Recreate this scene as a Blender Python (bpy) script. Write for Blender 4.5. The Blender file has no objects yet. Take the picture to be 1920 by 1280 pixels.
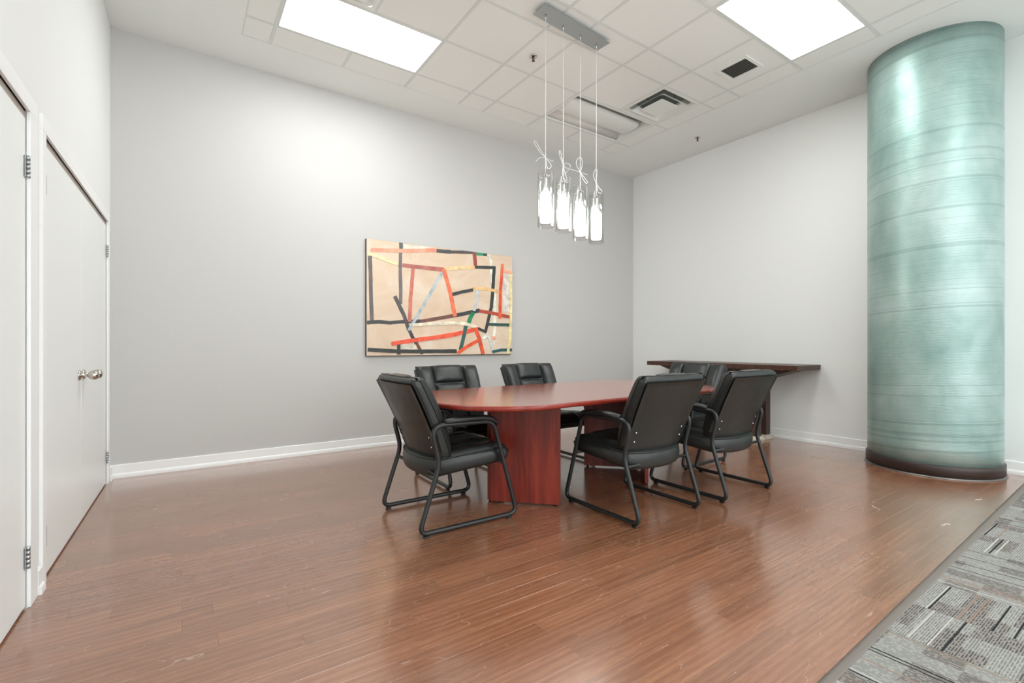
import bpy, bmesh, math, random
from mathutils import Vector, Matrix

# ------------------------------------------------------------------ camera, light, exposure
scene = bpy.context.scene
COL = scene.collection
CAM_H = 1.0889
YAW = 34.626
cam_data = bpy.data.cameras.new('camera')
cam = bpy.data.objects.new('camera', cam_data)
COL.objects.link(cam)
cam.location = (0.0, 0.0, CAM_H)
cam.rotation_euler = (math.radians(90), 0, math.radians(-YAW))
cam_data.sensor_width = 36.0
cam_data.lens = 900.65 / 1920.0 * 36.0
cam_data.shift_y = 6.6 / 1920.0
cam_data.clip_start = 0.05
scene.camera = cam

world = bpy.data.worlds.new('world')
scene.world = world
world.use_nodes = True
world.node_tree.nodes['Background'].inputs['Color'].default_value = (0.95, 0.975, 1.0, 1)
world.node_tree.nodes['Background'].inputs['Strength'].default_value = 2.3

PANEL_STRENGTH = 13.0      # lit troffer diffusers
PENDANT_STRENGTH = 30.0    # opal pendant shades
scene.view_settings.view_transform = 'Standard'
scene.view_settings.look = 'None'
scene.view_settings.gamma = 1.0
scene.view_settings.use_curve_mapping = False
scene.view_settings.exposure = 0.4

# room dimensions (metres): x along the grey wall, y away from the camera
H = 3.6846
YB = 5.0866
XR = 5.8044
Y_REAR = -4.0
GX0, GY0, GM = 0.6395, 4.3097, 0.61      # ceiling grid origin and module

# ------------------------------------------------------------------ helpers
def lin(c):
    c = c / 255.0
    return c / 12.92 if c <= 0.04045 else ((c + 0.055) / 1.055) ** 2.4

def rgb(r, g, b):
    return (lin(r), lin(g), lin(b), 1.0)

MATS = {}
def mat(name, color=(0.8, 0.8, 0.8, 1), rough=0.5, metal=0.0, spec=0.5, coat=0.0, coat_rough=0.1):
    m = bpy.data.materials.new(name)
    m.use_nodes = True
    b = m.node_tree.nodes['Principled BSDF']
    b.inputs['Base Color'].default_value = color
    b.inputs['Roughness'].default_value = rough
    b.inputs['Metallic'].default_value = metal
    b.inputs['Specular IOR Level'].default_value = spec
    b.inputs['Coat Weight'].default_value = coat
    b.inputs['Coat Roughness'].default_value = coat_rough
    MATS[name] = m
    return m

class NT:
    """small node-tree helper"""
    def __init__(self, m):
        self.t = m.node_tree
        self.n = m.node_tree.nodes
        self.bsdf = self.n.get('Principled BSDF')
    def new(self, kind, **kw):
        node = self.n.new(kind)
        for k, v in kw.items():
            setattr(node, k, v)
        return node
    def link(self, a, b):
        self.t.links.new(a, b)
    def setin(self, node, key, v):
        if hasattr(v, 'is_linked') or hasattr(v, 'links'):
            self.link(v, node.inputs[key])
        else:
            node.inputs[key].default_value = v
    def math(self, op, a, b=None, c=None):
        node = self.new('ShaderNodeMath', operation=op)
        for i, v in enumerate((a, b, c)):
            if v is not None:
                self.setin(node, i, v)
        return node.outputs[0]
    def noise(self, vec, scale, detail=4, rough=0.5, distort=0.0):
        node = self.new('ShaderNodeTexNoise')
        self.link(vec, node.inputs['Vector'])
        node.inputs['Scale'].default_value = scale
        node.inputs['Detail'].default_value = detail
        node.inputs['Roughness'].default_value = rough
        node.inputs['Distortion'].default_value = distort
        return node.outputs['Fac']
    def ramp(self, fac, stops):
        node = self.new('ShaderNodeValToRGB')
        cr = node.color_ramp
        while len(cr.elements) < len(stops):
            cr.elements.new(0.5)
        for e, (p, c) in zip(cr.elements, stops):
            e.position = p
            e.color = c if len(c) == 4 else (*c, 1)
        self.link(fac, node.inputs['Fac'])
        return node.outputs['Color']
    def mix(self, fac, a, b, mode='MIX'):
        node = self.new('ShaderNodeMix', data_type='RGBA', blend_type=mode)
        for key, v in ((0, fac), (6, a), (7, b)):
            if hasattr(v, 'links'):
                self.link(v, node.inputs[key])
            else:
                node.inputs[key].default_value = v
        return node.outputs[2]
    def mapping(self, vec, scale=(1, 1, 1), rot=(0, 0, 0), loc=(0, 0, 0)):
        node = self.new('ShaderNodeMapping')
        self.link(vec, node.inputs['Vector'])
        node.inputs['Scale'].default_value = scale
        node.inputs['Rotation'].default_value = rot
        node.inputs['Location'].default_value = loc
        return node.outputs['Vector']
    def obj(self):
        return self.new('ShaderNodeTexCoord').outputs['Object']
    def pos(self):
        return self.new('ShaderNodeNewGeometry').outputs['Position']
    def bump(self, height, strength=0.2, dist=0.01):
        node = self.new('ShaderNodeBump')
        node.inputs['Strength'].default_value = strength
        node.inputs['Distance'].default_value = dist
        self.link(height, node.inputs['Height'])
        self.link(node.outputs['Normal'], self.bsdf.inputs['Normal'])

# ------------------------------------------------------------------ materials
def paint(name, color, rough=0.55, spec=0.3):
    m = mat(name, color, rough, spec=spec)
    n = NT(m)
    p = n.pos()
    n.bump(n.noise(p, 260, 3), 0.05, 0.002)
    return m

paint('white_wall_paint', rgb(236, 238, 236))
paint('grey_wall_paint', rgb(200, 199, 196), 0.6)
paint('white_trim_paint', rgb(244, 245, 244), 0.4, 0.4)
paint('ceiling_paint', rgb(237, 240, 237), 0.8, 0.2)
paint('ceiling_tile', rgb(239, 241, 237), 0.9, 0.1)
paint('tee_white', rgb(221, 226, 222), 0.6, 0.3)
paint('door_paint', rgb(240, 242, 241), 0.35, 0.45)
mat('stop_shaded_beige', rgb(168, 158, 148), 0.6)
mat('black_plastic', rgb(26, 27, 27), 0.45)
mat('black_metal', rgb(34, 37, 37), 0.38, 0.0, 0.5)
mat('chrome', rgb(205, 204, 202), 0.14, 1.0)
mat('nickel', rgb(196, 190, 182), 0.2, 1.0)
mat('brushed_steel', rgb(186, 190, 190), 0.34, 0.9)
mat('trim_steel', rgb(120, 117, 114), 0.3, 0.8)
mat('bolt_steel', rgb(196, 198, 198), 0.25, 1.0)
mat('vent_white', rgb(234, 237, 233), 0.5)
mat('vent_dark', rgb(70, 72, 68), 0.6)
mat('grille_metal', rgb(118, 118, 108), 0.45, 0.3)
mat('throat_dark', rgb(120, 128, 122), 0.7)
mat('cord_white', rgb(236, 238, 234), 0.5)
mat('canvas_edge', rgb(52, 54, 54), 0.6)
mat('brown_band', rgb(48, 34, 29), 0.4)
mat('plinth_beige', rgb(196, 186, 170), 0.4)
mat('strip_vinyl', rgb(112, 104, 98), 0.5)
mat('slab_dark', rgb(52, 36, 28), 0.9)
mat('copper', rgb(120, 84, 70), 0.35, 1.0)
mat('lint_white', rgb(235, 232, 224), 0.7)
mat('reflector_white', rgb(236, 236, 232), 0.35)

# emitters
def emitter(name, color, strength):
    m = bpy.data.materials.new(name)
    m.use_nodes = True
    t = m.node_tree
    t.nodes.clear()
    e = t.nodes.new('ShaderNodeEmission')
    e.inputs['Color'].default_value = color
    e.inputs['Strength'].default_value = strength
    o = t.nodes.new('ShaderNodeOutputMaterial')
    t.links.new(e.outputs[0], o.inputs['Surface'])
    MATS[name] = m
emitter('troffer_glow', (0.97, 1.0, 0.99, 1), PANEL_STRENGTH)
emitter('pendant_glow', (1.0, 0.97, 0.94, 1), PENDANT_STRENGTH)

# clear glass (thin wall): see-through with a fresnel sheen
def glass():
    m = bpy.data.materials.new('clear_glass')
    m.use_nodes = True
    t = m.node_tree
    t.nodes.clear()
    tr = t.nodes.new('ShaderNodeBsdfTransparent')
    tr.inputs['Color'].default_value = (0.95, 0.965, 0.96, 1)
    gl = t.nodes.new('ShaderNodeBsdfGlossy')
    gl.inputs['Roughness'].default_value = 0.05
    lw = t.nodes.new('ShaderNodeLayerWeight')
    lw.inputs['Blend'].default_value = 0.5
    pw = t.nodes.new('ShaderNodeMath'); pw.operation = 'POWER'; pw.inputs[1].default_value = 2.2
    sc = t.nodes.new('ShaderNodeMath'); sc.operation = 'MULTIPLY_ADD'; sc.inputs[1].default_value = 0.6; sc.inputs[2].default_value = 0.05
    t.links.new(lw.outputs['Facing'], pw.inputs[0])
    t.links.new(pw.outputs[0], sc.inputs[0])
    mx = t.nodes.new('ShaderNodeMixShader')
    o = t.nodes.new('ShaderNodeOutputMaterial')
    t.links.new(sc.outputs[0], mx.inputs[0])
    t.links.new(tr.outputs[0], mx.inputs[1])
    t.links.new(gl.outputs[0], mx.inputs[2])
    t.links.new(mx.outputs[0], o.inputs['Surface'])
    MATS['clear_glass'] = m
glass()

def leather():
    m = mat('black_leather', rgb(33, 37, 36), 0.4, spec=0.55)
    n = NT(m)
    c = n.obj()
    fine = n.noise(c, 320, 3, 0.6)
    fold = n.noise(n.mapping(c, (7, 22, 7)), 3.0, 3, 0.5, 0.6)
    h = n.math('ADD', n.math('MULTIPLY', fine, 0.25), fold)
    n.bump(h, 0.22, 0.006)
    n.link(n.ramp(n.noise(c, 9, 3), [(0.3, (0.31, 0.31, 0.31)), (0.7, (0.42, 0.42, 0.42))]), n.bsdf.inputs['Roughness'])
leather()

def floor_wood():
    m = mat('laminate_oak', rgb(150, 96, 70), 0.3, spec=0.6, coat=1.0, coat_rough=0.17)
    m.node_tree.nodes['Principled BSDF'].inputs['Coat IOR'].default_value = 1.6
    n = NT(m)
    p = n.pos()
    rnd = n.new('ShaderNodeObjectInfo').outputs['Random']
    comb = n.new('ShaderNodeCombineXYZ')
    n.link(n.math('MULTIPLY', rnd, 37.0), comb.inputs[0])
    n.link(n.math('MULTIPLY', rnd, 11.0), comb.inputs[1])
    add = n.new('ShaderNodeVectorMath', operation='ADD')
    n.link(p, add.inputs[0]); n.link(comb.outputs[0], add.inputs[1])
    v = add.outputs[0]
    broad = n.noise(n.mapping(v, (2.2, 24, 1)), 1.0, 4, 0.55, 0.8)
    grain = n.noise(n.mapping(v, (13, 230, 1)), 1.0, 5, 0.65)
    rings = n.new('ShaderNodeTexWave', wave_type='BANDS', bands_direction='Y', wave_profile='SIN')
    n.link(n.mapping(v, (0.5, 9, 1)), rings.inputs['Vector'])
    rings.inputs['Scale'].default_value = 1.1
    rings.inputs['Distortion'].default_value = 9.0
    rings.inputs['Detail'].default_value = 2.0
    rings.inputs['Detail Scale'].default_value = 0.9
    f = n.math('ADD', n.math('MULTIPLY', broad, 0.36), n.math('MULTIPLY', grain, 0.51))
    f = n.math('ADD', f, n.math('MULTIPLY', rings.outputs['Fac'], 0.10))
    col = n.ramp(f, [(0.20, rgb(110, 68, 46)), (0.42, rgb(136, 89, 63)), (0.56, rgb(152, 104, 76)), (0.80, rgb(167, 122, 94))])
    tone = n.math('ADD', 0.88, n.math('MULTIPLY', rnd, 0.22))
    hsv = n.new('ShaderNodeHueSaturation')
    n.link(tone, hsv.inputs['Value']); n.link(col, hsv.inputs['Color'])
    # pale scratches and scuffs from years of chairs
    def scratch(rot, sx, sy, thr, off):
        s = n.noise(n.mapping(p, (sx, sy, 1), (0, 0, rot), (off, off * 0.7, 0)), 1.0, 2, 0.5, 0.35)
        a = n.math('ABSOLUTE', n.math('SUBTRACT', s, 0.5))
        line = n.math('LESS_THAN', a, thr)
        patch = n.math('GREATER_THAN', n.noise(p, 1.6 + off * 0.1, 3), 0.56)
        return n.math('MULTIPLY', line, patch)
    s = n.math('MAXIMUM', scratch(0.5, 2.0, 9.0, 0.0016, 3.1), scratch(-0.7, 1.6, 11.0, 0.0016, 7.7))
    s = n.math('MAXIMUM', s, scratch(1.9, 2.2, 12.0, 0.0014, 1.3))
    scuff = n.math('MULTIPLY', n.math('GREATER_THAN', n.noise(p, 34, 5, 0.75), 0.66), n.math('GREATER_THAN', n.noise(p, 1.1, 2), 0.52))
    s = n.math('ADD', n.math('MULTIPLY', s, 0.28), n.math('MULTIPLY', scuff, 0.05))
    final = n.mix(s, hsv.outputs['Color'], rgb(226, 206, 190))
    n.link(final, n.bsdf.inputs['Base Color'])
    rr = n.ramp(n.noise(p, 2.3, 4), [(0.3, (0.20, 0.20, 0.20)), (0.7, (0.30, 0.30, 0.30))])
    n.link(rr, n.bsdf.inputs['Roughness'])
    n.bump(n.math('ADD', n.math('MULTIPLY', grain, 0.5), n.math('MULTIPLY', n.noise(p, 5, 2), 1.5)), 0.03, 0.003)
floor_wood()

def mahogany(name, dark, mid, light, rough, along='x'):
    m = mat(name, mid, rough, spec=0.5)
    n = NT(m)
    c = n.obj()
    sc = (2.2, 26, 26) if along == 'x' else (18, 18, 1.6)
    a = n.noise(n.mapping(c, sc), 1.0, 4, 0.55, 0.7)
    sc2 = (12, 260, 260) if along == 'x' else (220, 220, 9)
    g = n.noise(n.mapping(c, sc2), 1.0, 3, 0.6)
    f = n.math('ADD', n.math('MULTIPLY', a, 0.7), n.math('MULTIPLY', g, 0.3))
    n.link(n.ramp(f, [(0.33, dark), (0.5, mid), (0.68, light)]), n.bsdf.inputs['Base Color'])
mahogany('mahogany_top', rgb(146, 66, 46), rgb(164, 78, 54), rgb(180, 92, 66), 0.22, 'x')
MATS['mahogany_top'].node_tree.nodes['Principled BSDF'].inputs['Coat Weight'].default_value = 1.0
MATS['mahogany_top'].node_tree.nodes['Principled BSDF'].inputs['Coat Roughness'].default_value = 0.18
MATS['mahogany_top'].node_tree.nodes['Principled BSDF'].inputs['Coat IOR'].default_value = 1.65
mahogany('mahogany_base', rgb(84, 28, 20), rgb(122, 40, 28), rgb(150, 56, 40), 0.35, 'z')
mahogany('mahogany_edge', rgb(118, 36, 28), rgb(140, 46, 34), rgb(158, 60, 44), 0.22, 'x')
mahogany('walnut_dark', rgb(50, 30, 22), rgb(72, 44, 32), rgb(92, 58, 42), 0.36, 'x')
mahogany('walnut_post', rgb(52, 34, 28), rgb(72, 50, 42), rgb(88, 64, 54), 0.36, 'z')

def teal_paint():
    m = mat('teal_metallic', rgb(150, 186, 180), 0.42, 0.35, spec=0.7, coat=0.35, coat_rough=0.28)
    n = NT(m)
    p = n.pos()
    sep = n.new('ShaderNodeSeparateXYZ')
    n.link(p, sep.inputs[0])
    patch = n.noise(n.mapping(p, (1, 1, 0.8)), 2.6, 4, 0.55, 0.2)
    col = n.ramp(patch, [(0.3, rgb(118, 150, 143)), (0.5, rgb(146, 173, 167)), (0.7, rgb(168, 190, 186))])
    teal_col = col
    rr = n.ramp(n.noise(p, 5, 4), [(0.3, (0.36, 0.36, 0.36)), (0.7, (0.48, 0.48, 0.48))])
    n.link(rr, n.bsdf.inputs['Roughness'])
    # spiral-wound form marks: thin, nearly level ridges at uneven spacing
    zt = n.math('ADD', sep.outputs['Z'], n.math('MULTIPLY', sep.outputs['Y'], 0.05))
    comb = n.new('ShaderNodeCombineXYZ')
    n.link(zt, comb.inputs[2])
    lines = n.noise(n.mapping(comb.outputs[0], (1, 1, 11)), 1.0, 2, 0.6)
    ridge = n.math('LESS_THAN', n.math('ABSOLUTE', n.math('SUBTRACT', lines, 0.5)), 0.006)
    n.link(n.mix(n.math('MULTIPLY', ridge, 0.3), teal_col, rgb(84, 112, 107)), n.bsdf.inputs['Base Color'])  # groove shading of the ridges also put into the colour
    hair = n.noise(n.mapping(p, (9, 9, 120)), 1.0, 4, 0.65)
    lump = n.noise(p, 26, 3, 0.55)
    h = n.math('ADD', n.math('MULTIPLY', ridge, -2.6), n.math('MULTIPLY', hair, 0.9))
    h = n.math('ADD', h, n.math('MULTIPLY', lump, 0.25))
    n.bump(h, 0.35, 0.005)
teal_paint()

def carpet():
    m = mat('carpet_weave', rgb(150, 150, 146), 0.95, spec=0.1)
    n = NT(m)
    c = n.obj()                     # stripes run along object X
    rnd = n.new('ShaderNodeObjectInfo').outputs['Random']
    sep = n.new('ShaderNodeSeparateXYZ')
    n.link(c, sep.inputs[0])
    a, b = sep.outputs['X'], sep.outputs['Y']
    def white2(x, y, off):
        comb = n.new('ShaderNodeCombineXYZ')
        n.link(n.math('FLOOR', x), comb.inputs[0]); n.link(n.math('FLOOR', y), comb.inputs[1])
        n.link(n.math('ADD', n.math('MULTIPLY', rnd, 50.0), off), comb.inputs[2])
        w = n.new('ShaderNodeTexWhiteNoise', noise_dimensions='3D')
        n.link(comb.outputs[0], w.inputs['Vector'])
        return w.outputs['Value']
    def rows(x, k):
        return n.math('MULTIPLY', x, k)
    # alternating dark and light blocks
    blk = n.math('GREATER_THAN', white2(rows(a, 9.0), rows(b, 13.0), 1.0), 0.52)
    yarn = n.math('SINE', rows(b, 2 * math.pi / 0.0078))
    dash = white2(rows(a, 120.0), rows(b, 1 / 0.0078), 5.0)
    dark_yarn = n.math('MULTIPLY', n.math('GREATER_THAN', yarn, 0.0), n.math('GREATER_THAN', dash, 0.34))
    base = n.mix(blk, rgb(152, 152, 147), rgb(136, 131, 126))
    base = n.mix(n.math('MULTIPLY', dark_yarn, n.math('ADD', 0.48, n.math('MULTIPLY', blk, 0.36))), base, rgb(62, 66, 64))
    # single accent threads
    thr = white2(rows(a, 0.001), rows(b, 1 / 0.0065), 9.0)
    base = n.mix(n.math('GREATER_THAN', thr, 0.955), base, rgb(44, 47, 47))
    base = n.mix(n.math('LESS_THAN', thr, 0.03), base, rgb(176, 175, 170))
    mid = n.math('MULTIPLY', n.math('GREATER_THAN', thr, 0.50), n.math('LESS_THAN', thr, 0.53))
    base = n.mix(mid, base, rgb(140, 118, 106))
    n.link(base, n.bsdf.inputs['Base Color'])
    n.bump(n.math('ADD', n.math('MULTIPLY', yarn, 0.5), n.noise(c, 500, 2)), 0.5, 0.003)
carpet()

def carpet_far():
    m = mat('carpet_plain', rgb(120, 120, 116), 0.95, spec=0.1)
    n = NT(m)
    n.link(n.ramp(n.noise(n.mapping(n.pos(), (30, 120, 1)), 1.0, 4), [(0.35, rgb(88, 88, 86)), (0.65, rgb(160, 159, 154))]), n.bsdf.inputs['Base Color'])
carpet_far()

def canvas_ground():
    m = mat('canvas_peach', rgb(232, 206, 180), 0.55)
    n = NT(m)
    c = n.obj()
    f = n.noise(n.mapping(c, (2.2, 2.2, 3.4)), 1.0, 5, 0.6, 0.8)
    n.link(n.ramp(f, [(0.3, rgb(216, 186, 156)), (0.52, rgb(223, 200, 175)), (0.72, rgb(229, 213, 194))]), n.bsdf.inputs['Base Color'])
    n.bump(n.noise(c, 60, 4), 0.15, 0.003)
canvas_ground()

PAINTS = {}
def oil_paint(c):
    if c not in PAINTS:
        m = mat('oil_%d_%d_%d' % c, rgb(*c), 0.42)
        n = NT(m)
        o = n.obj()
        f = n.noise(o, 14, 4, 0.6)
        lo = rgb(*[max(0, int(k * 0.88)) for k in c]); hi = rgb(*[min(255, int(k * 1.06 + 4)) for k in c])
        n.link(n.ramp(f, [(0.35, lo), (0.65, hi)]), n.bsdf.inputs['Base Color'])
        n.bump(n.noise(o, 90, 3), 0.25, 0.003)
        PAINTS[c] = m
    return PAINTS[c]

# ------------------------------------------------------------------ mesh building
class MB:
    def __init__(self):
        self.v = []; self.f = []; self.smooth = []
    def add(self, verts, faces, smooth=False):
        o = len(self.v)
        self.v += [tuple(p) for p in verts]
        for f in faces:
            self.f.append([i + o for i in f]); self.smooth.append(smooth)
        return self
    def box(self, x0, x1, y0, y1, z0, z1):
        v = [(x0, y0, z0), (x1, y0, z0), (x1, y1, z0), (x0, y1, z0), (x0, y0, z1), (x1, y0, z1), (x1, y1, z1), (x0, y1, z1)]
        return self.add(v, [(0, 3, 2, 1), (4, 5, 6, 7), (0, 1, 5, 4), (1, 2, 6, 5), (2, 3, 7, 6), (3, 0, 4, 7)])
    def hexa(self, bottom, top):
        v = list(bottom) + list(top)
        return self.add(v, [(0, 3, 2, 1), (4, 5, 6, 7), (0, 1, 5, 4), (1, 2, 6, 5), (2, 3, 7, 6), (3, 0, 4, 7)])
    def rings(self, rings, cap=True, closed=False, smooth=True):
        n = len(rings[0]); o = []
        for r in rings: o += list(r)
        fs = []
        m = len(rings)
        for i in range(m if closed else m - 1):
            a = i * n; b = ((i + 1) % m) * n
            for k in range(n):
                fs.append((a + k, a + (k + 1) % n, b + (k + 1) % n, b + k))
        base = len(self.v)
        self.add(o, fs, smooth)
        if cap and not closed:
            self.f.append([base + k for k in reversed(range(n))]); self.smooth.append(False)
            self.f.append([base + (m - 1) * n + k for k in range(n)]); self.smooth.append(False)
        return self
    def tube(self, pts, r, n=10, closed=False, rx=None, up=None):
        pts = [Vector(p) for p in pts]
        m = len(pts); rings = []
        prev = None
        for i, p in enumerate(pts):
            if closed:
                t = (pts[(i + 1) % m] - pts[i - 1]).normalized()
            else:
                t = (pts[min(i + 1, m - 1)] - pts[max(i - 1, 0)]).normalized()
            if up is not None:
                a = Vector(up).cross(t)
                a = a.normalized() if a.length > 1e-6 else Vector((1, 0, 0))
            elif prev is None:
                a = t.orthogonal().normalized()
            else:
                a = (prev - t * prev.dot(t)).normalized()
            prev = a
            b = t.cross(a)
            ra = rx if rx is not None else r
            rings.append([p + a * (math.cos(q) * ra) + b * (math.sin(q) * r) for q in (2 * math.pi * k / n for k in range(n))])
        return self.rings(rings, True, closed)
    def lathe(self, profile, n=24, origin=(0, 0, 0), axis='z'):
        rings = []
        for r, z in profile:
            ring = []
            for k in range(n):
                q = 2 * math.pi * k / n
                x, y = max(r, 1e-4) * math.cos(q), max(r, 1e-4) * math.sin(q)
                p = (x, y, z) if axis == 'z' else ((z, x, y) if axis == 'x' else (y, z, x))
                ring.append((p[0] + origin[0], p[1] + origin[1], p[2] + origin[2]))
            rings.append(ring)
        return self.rings(rings, True)
    def prism(self, outline, z0, z1):
        n = len(outline)
        v = [(x, y, z0) for x, y in outline] + [(x, y, z1) for x, y in outline]
        fs = [tuple(reversed(range(n))), tuple(range(n, 2 * n))]
        fs += [(k, (k + 1) % n, n + (k + 1) % n, n + k) for k in range(n)]
        return self.add(v, fs)
    def mesh(self, name, material):
        me = bpy.data.meshes.new(name)
        me.from_pydata(self.v, [], self.f)
        me.polygons.foreach_set('use_smooth', self.smooth)
        me.update()
        bm = bmesh.new(); bm.from_mesh(me)
        bmesh.ops.recalc_face_normals(bm, faces=bm.faces)
        bm.to_mesh(me); bm.free()
        me.materials.append(MATS[material] if isinstance(material, str) else material)
        return me
    def build(self, name, material, parent=None, loc=(0, 0, 0), rz=0.0, bevel=0.0, seg=2):
        o = bpy.data.objects.new(name, self.mesh(name, material))
        COL.objects.link(o)
        o.location = loc; o.rotation_euler = (0, 0, rz)
        if parent is not None: o.parent = parent
        if bevel:
            md = o.modifiers.new('bevel', 'BEVEL'); md.width = bevel; md.segments = seg; md.limit_method = 'ANGLE'
            md.angle_limit = math.radians(40)
        return o

def place(name, me, parent=None, loc=(0, 0, 0), rz=0.0):
    o = bpy.data.objects.new(name, me)
    COL.objects.link(o)
    o.location = loc; o.rotation_euler = (0, 0, rz)
    if parent is not None: o.parent = parent
    return o

def tag(o, label=None, cat=None, group=None, kind=None):
    if label: o['label'] = label
    if cat: o['category'] = cat
    if group: o['group'] = group
    if kind: o['kind'] = kind
    return o

def empty(name, loc=(0, 0, 0), rz=0.0):
    o = bpy.data.objects.new(name, None)
    COL.objects.link(o)
    o.location = loc; o.rotation_euler = (0, 0, rz)
    o.empty_display_size = 0.1
    return o

def fillet(points, radii, closed=True, n=6):
    """round the corners of a polyline with arcs (quadratic fillets)"""
    P = [Vector(p) for p in points]; out = []
    m = len(P)
    for i in range(m):
        r = radii[i]
        if r <= 0 or (not closed and i in (0, m - 1)):
            out.append(P[i]); continue
        a = (P[i - 1] - P[i]); b = (P[(i + 1) % m] - P[i])
        la, lb = a.length, b.length
        a.normalize(); b.normalize()
        d = min(r, la * 0.49, lb * 0.49)
        s, e = P[i] + a * d, P[i] + b * d
        for k in range(n + 1):
            t = k / n
            out.append(s * (1 - t) ** 2 + P[i] * (2 * t * (1 - t)) + e * t ** 2)
    return out

def rounded_rect(hx, hy, r, n=8):
    out = []
    for cx, cy, a0 in ((hx - r, hy - r, 0), (-hx + r, hy - r, 90), (-hx + r, -hy + r, 180), (hx - r, -hy + r, 270)):
        for k in range(n + 1):
            q = math.radians(a0 + 90 * k / n)
            out.append((cx + r * math.cos(q), cy + r * math.sin(q)))
    return out

# ------------------------------------------------------------------ left wall frame of reference (the wall is 1.3 degrees off square)
_d = Vector((-0.0225, -1.0)).normalized()
_n = Vector((-_d.y, _d.x)).normalized()
WL_RZ = math.atan2(_n.y, _n.x)
def WL(v, w, z):
    """v metres from the far corner towards the camera, w metres out of the wall"""
    return (-0.4711 + _d.x * v + _n.x * w, YB + _d.y * v + _n.y * w, z)
def wbox(mb, v0, v1, w0, w1, z0, z1):
    b = [WL(v0, w0, z0), WL(v1, w0, z0), WL(v1, w1, z0), WL(v0, w1, z0)]
    t = [WL(v0, w0, z1), WL(v1, w0, z1), WL(v1, w1, z1), WL(v0, w1, z1)]
    return mb.hexa(b, t)

# ------------------------------------------------------------------ shell
DOOR_TOP = 2.056
D2A, D2B = 0.187, 2.057       # double door opening, v
D1A, D1B = 2.309, 3.225       # near door opening, v
V_END = YB - Y_REAR

m = MB()
for v0, v1, z0 in ((-0.12, D2A, -0.05), (D2A, D2B, DOOR_TOP), (D2B, D1A, -0.05), (D1A, D1B, DOOR_TOP), (D1B, V_END, -0.05)):
    wbox(m, v0, v1, -0.14, 0.0, z0, H + 0.1)
tag(m.build('wall_left', 'white_wall_paint'), 'white painted left wall with two doorways', kind='structure')

tag(MB().box(-0.7, XR + 0.14, YB, YB + 0.14, -0.05, H + 0.1).build('wall_back', 'grey_wall_paint'),
    'pale grey accent wall behind the conference table', kind='structure')
tag(MB().box(XR, XR + 0.14, Y_REAR, YB + 0.14, -0.05, H + 0.1).build('wall_right', 'white_wall_paint'),
    'white right wall behind the console table', kind='structure')

# ---- floor: laminate planks laid along x over a dark slab
floor = tag(MB().box(-0.75, XR + 0.1, 0.50, YB + 0.1, -0.06, -0.010).build('floor', 'slab_dark'),
            'scuffed red-brown laminate plank floor', kind='structure')
random.seed(11)
PW, PL = 0.0895, 1.22
def plank_mesh(length, width):
    a, b = length / 2, width / 2
    c = 0.0004
    mb = MB()
    lo = [(-a, -b, -0.010), (a, -b, -0.010), (a, b, -0.010), (-a, b, -0.010)]
    mi = [(-a, -b, -c), (a, -b, -c), (a, b, -c), (-a, b, -c)]
    hi = [(-a + c, -b + c, 0), (a - c, -b + c, 0), (a - c, b - c, 0), (-a + c, b - c, 0)]
    mb.add(lo + mi + hi, [(0, 1, 5, 4), (1, 2, 6, 5), (2, 3, 7, 6), (3, 0, 4, 7), (4, 5, 9, 8), (5, 6, 10, 9), (6, 7, 11, 10), (7, 4, 8, 11), (8, 9, 10, 11)])
    return mb.mesh('plank', 'laminate_oak')
full_plank = plank_mesh(PL - 0.0003, PW - 0.0002)
row_y = 1.141 - 5 * PW
k = 0
FX0, FX1 = -0.62, XR + 0.02
known = {8: 1.145, 6: 1.153, 10: 0.30, 9: 0.33, 13: 0.376, 5: 1.275}
while row_y < YB + 0.01:
    y1 = min(row_y + PW, YB + 0.02)
    start = (0.006 if k % 2 else random.uniform(0, PL)) if k % 3 else random.uniform(0, PL)
    start = known.get(k, start)
    x = start - math.ceil((start - FX0) / PL) * PL
    while x < FX1:
        a, b = max(x, FX0), min(x + PL, FX1)
        if b - a > 0.03:
            me = full_plank if (b - a > PL - 1e-6 and abs(y1 - row_y - PW) < 1e-6) else plank_mesh(b - a - 0.0003, y1 - row_y - 0.0002)
            place('plank', me, floor, ((a + b) / 2, (row_y + y1) / 2, 0))
        x += PL
    row_y += PW
    k += 1

# ---- carpet in front of the wood, edged by a vinyl reducer strip
def yw(x):            # wood-side edge of the strip
    return 0.716 + 0.0285 * (x - 1.72)
def yc(x):            # carpet-side edge
    return yw(x) - 0.036 - 0.003 * (x - 1.72)
mb = MB()
mb.add([(-0.75, Y_REAR, 0.003), (XR + 0.02, Y_REAR, 0.003), (XR + 0.02, yc(XR) - 0.004, 0.003), (-0.75, yc(-0.75) - 0.004, 0.003),
        (-0.75, Y_REAR, -0.05), (XR + 0.02, Y_REAR, -0.05), (XR + 0.02, yc(XR) - 0.004, -0.05), (-0.75, yc(-0.75) - 0.004, -0.05)],
       [(0, 1, 2, 3), (4, 7, 6, 5), (0, 4, 5, 1), (1, 5, 6, 2), (2, 6, 7, 3), (3, 7, 4, 0)])
carpet_floor = tag(mb.build('floor_carpet', 'carpet_plain'), 'grey patterned carpet tile floor along the wood edge', kind='structure')
CT = 0.6215
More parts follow.
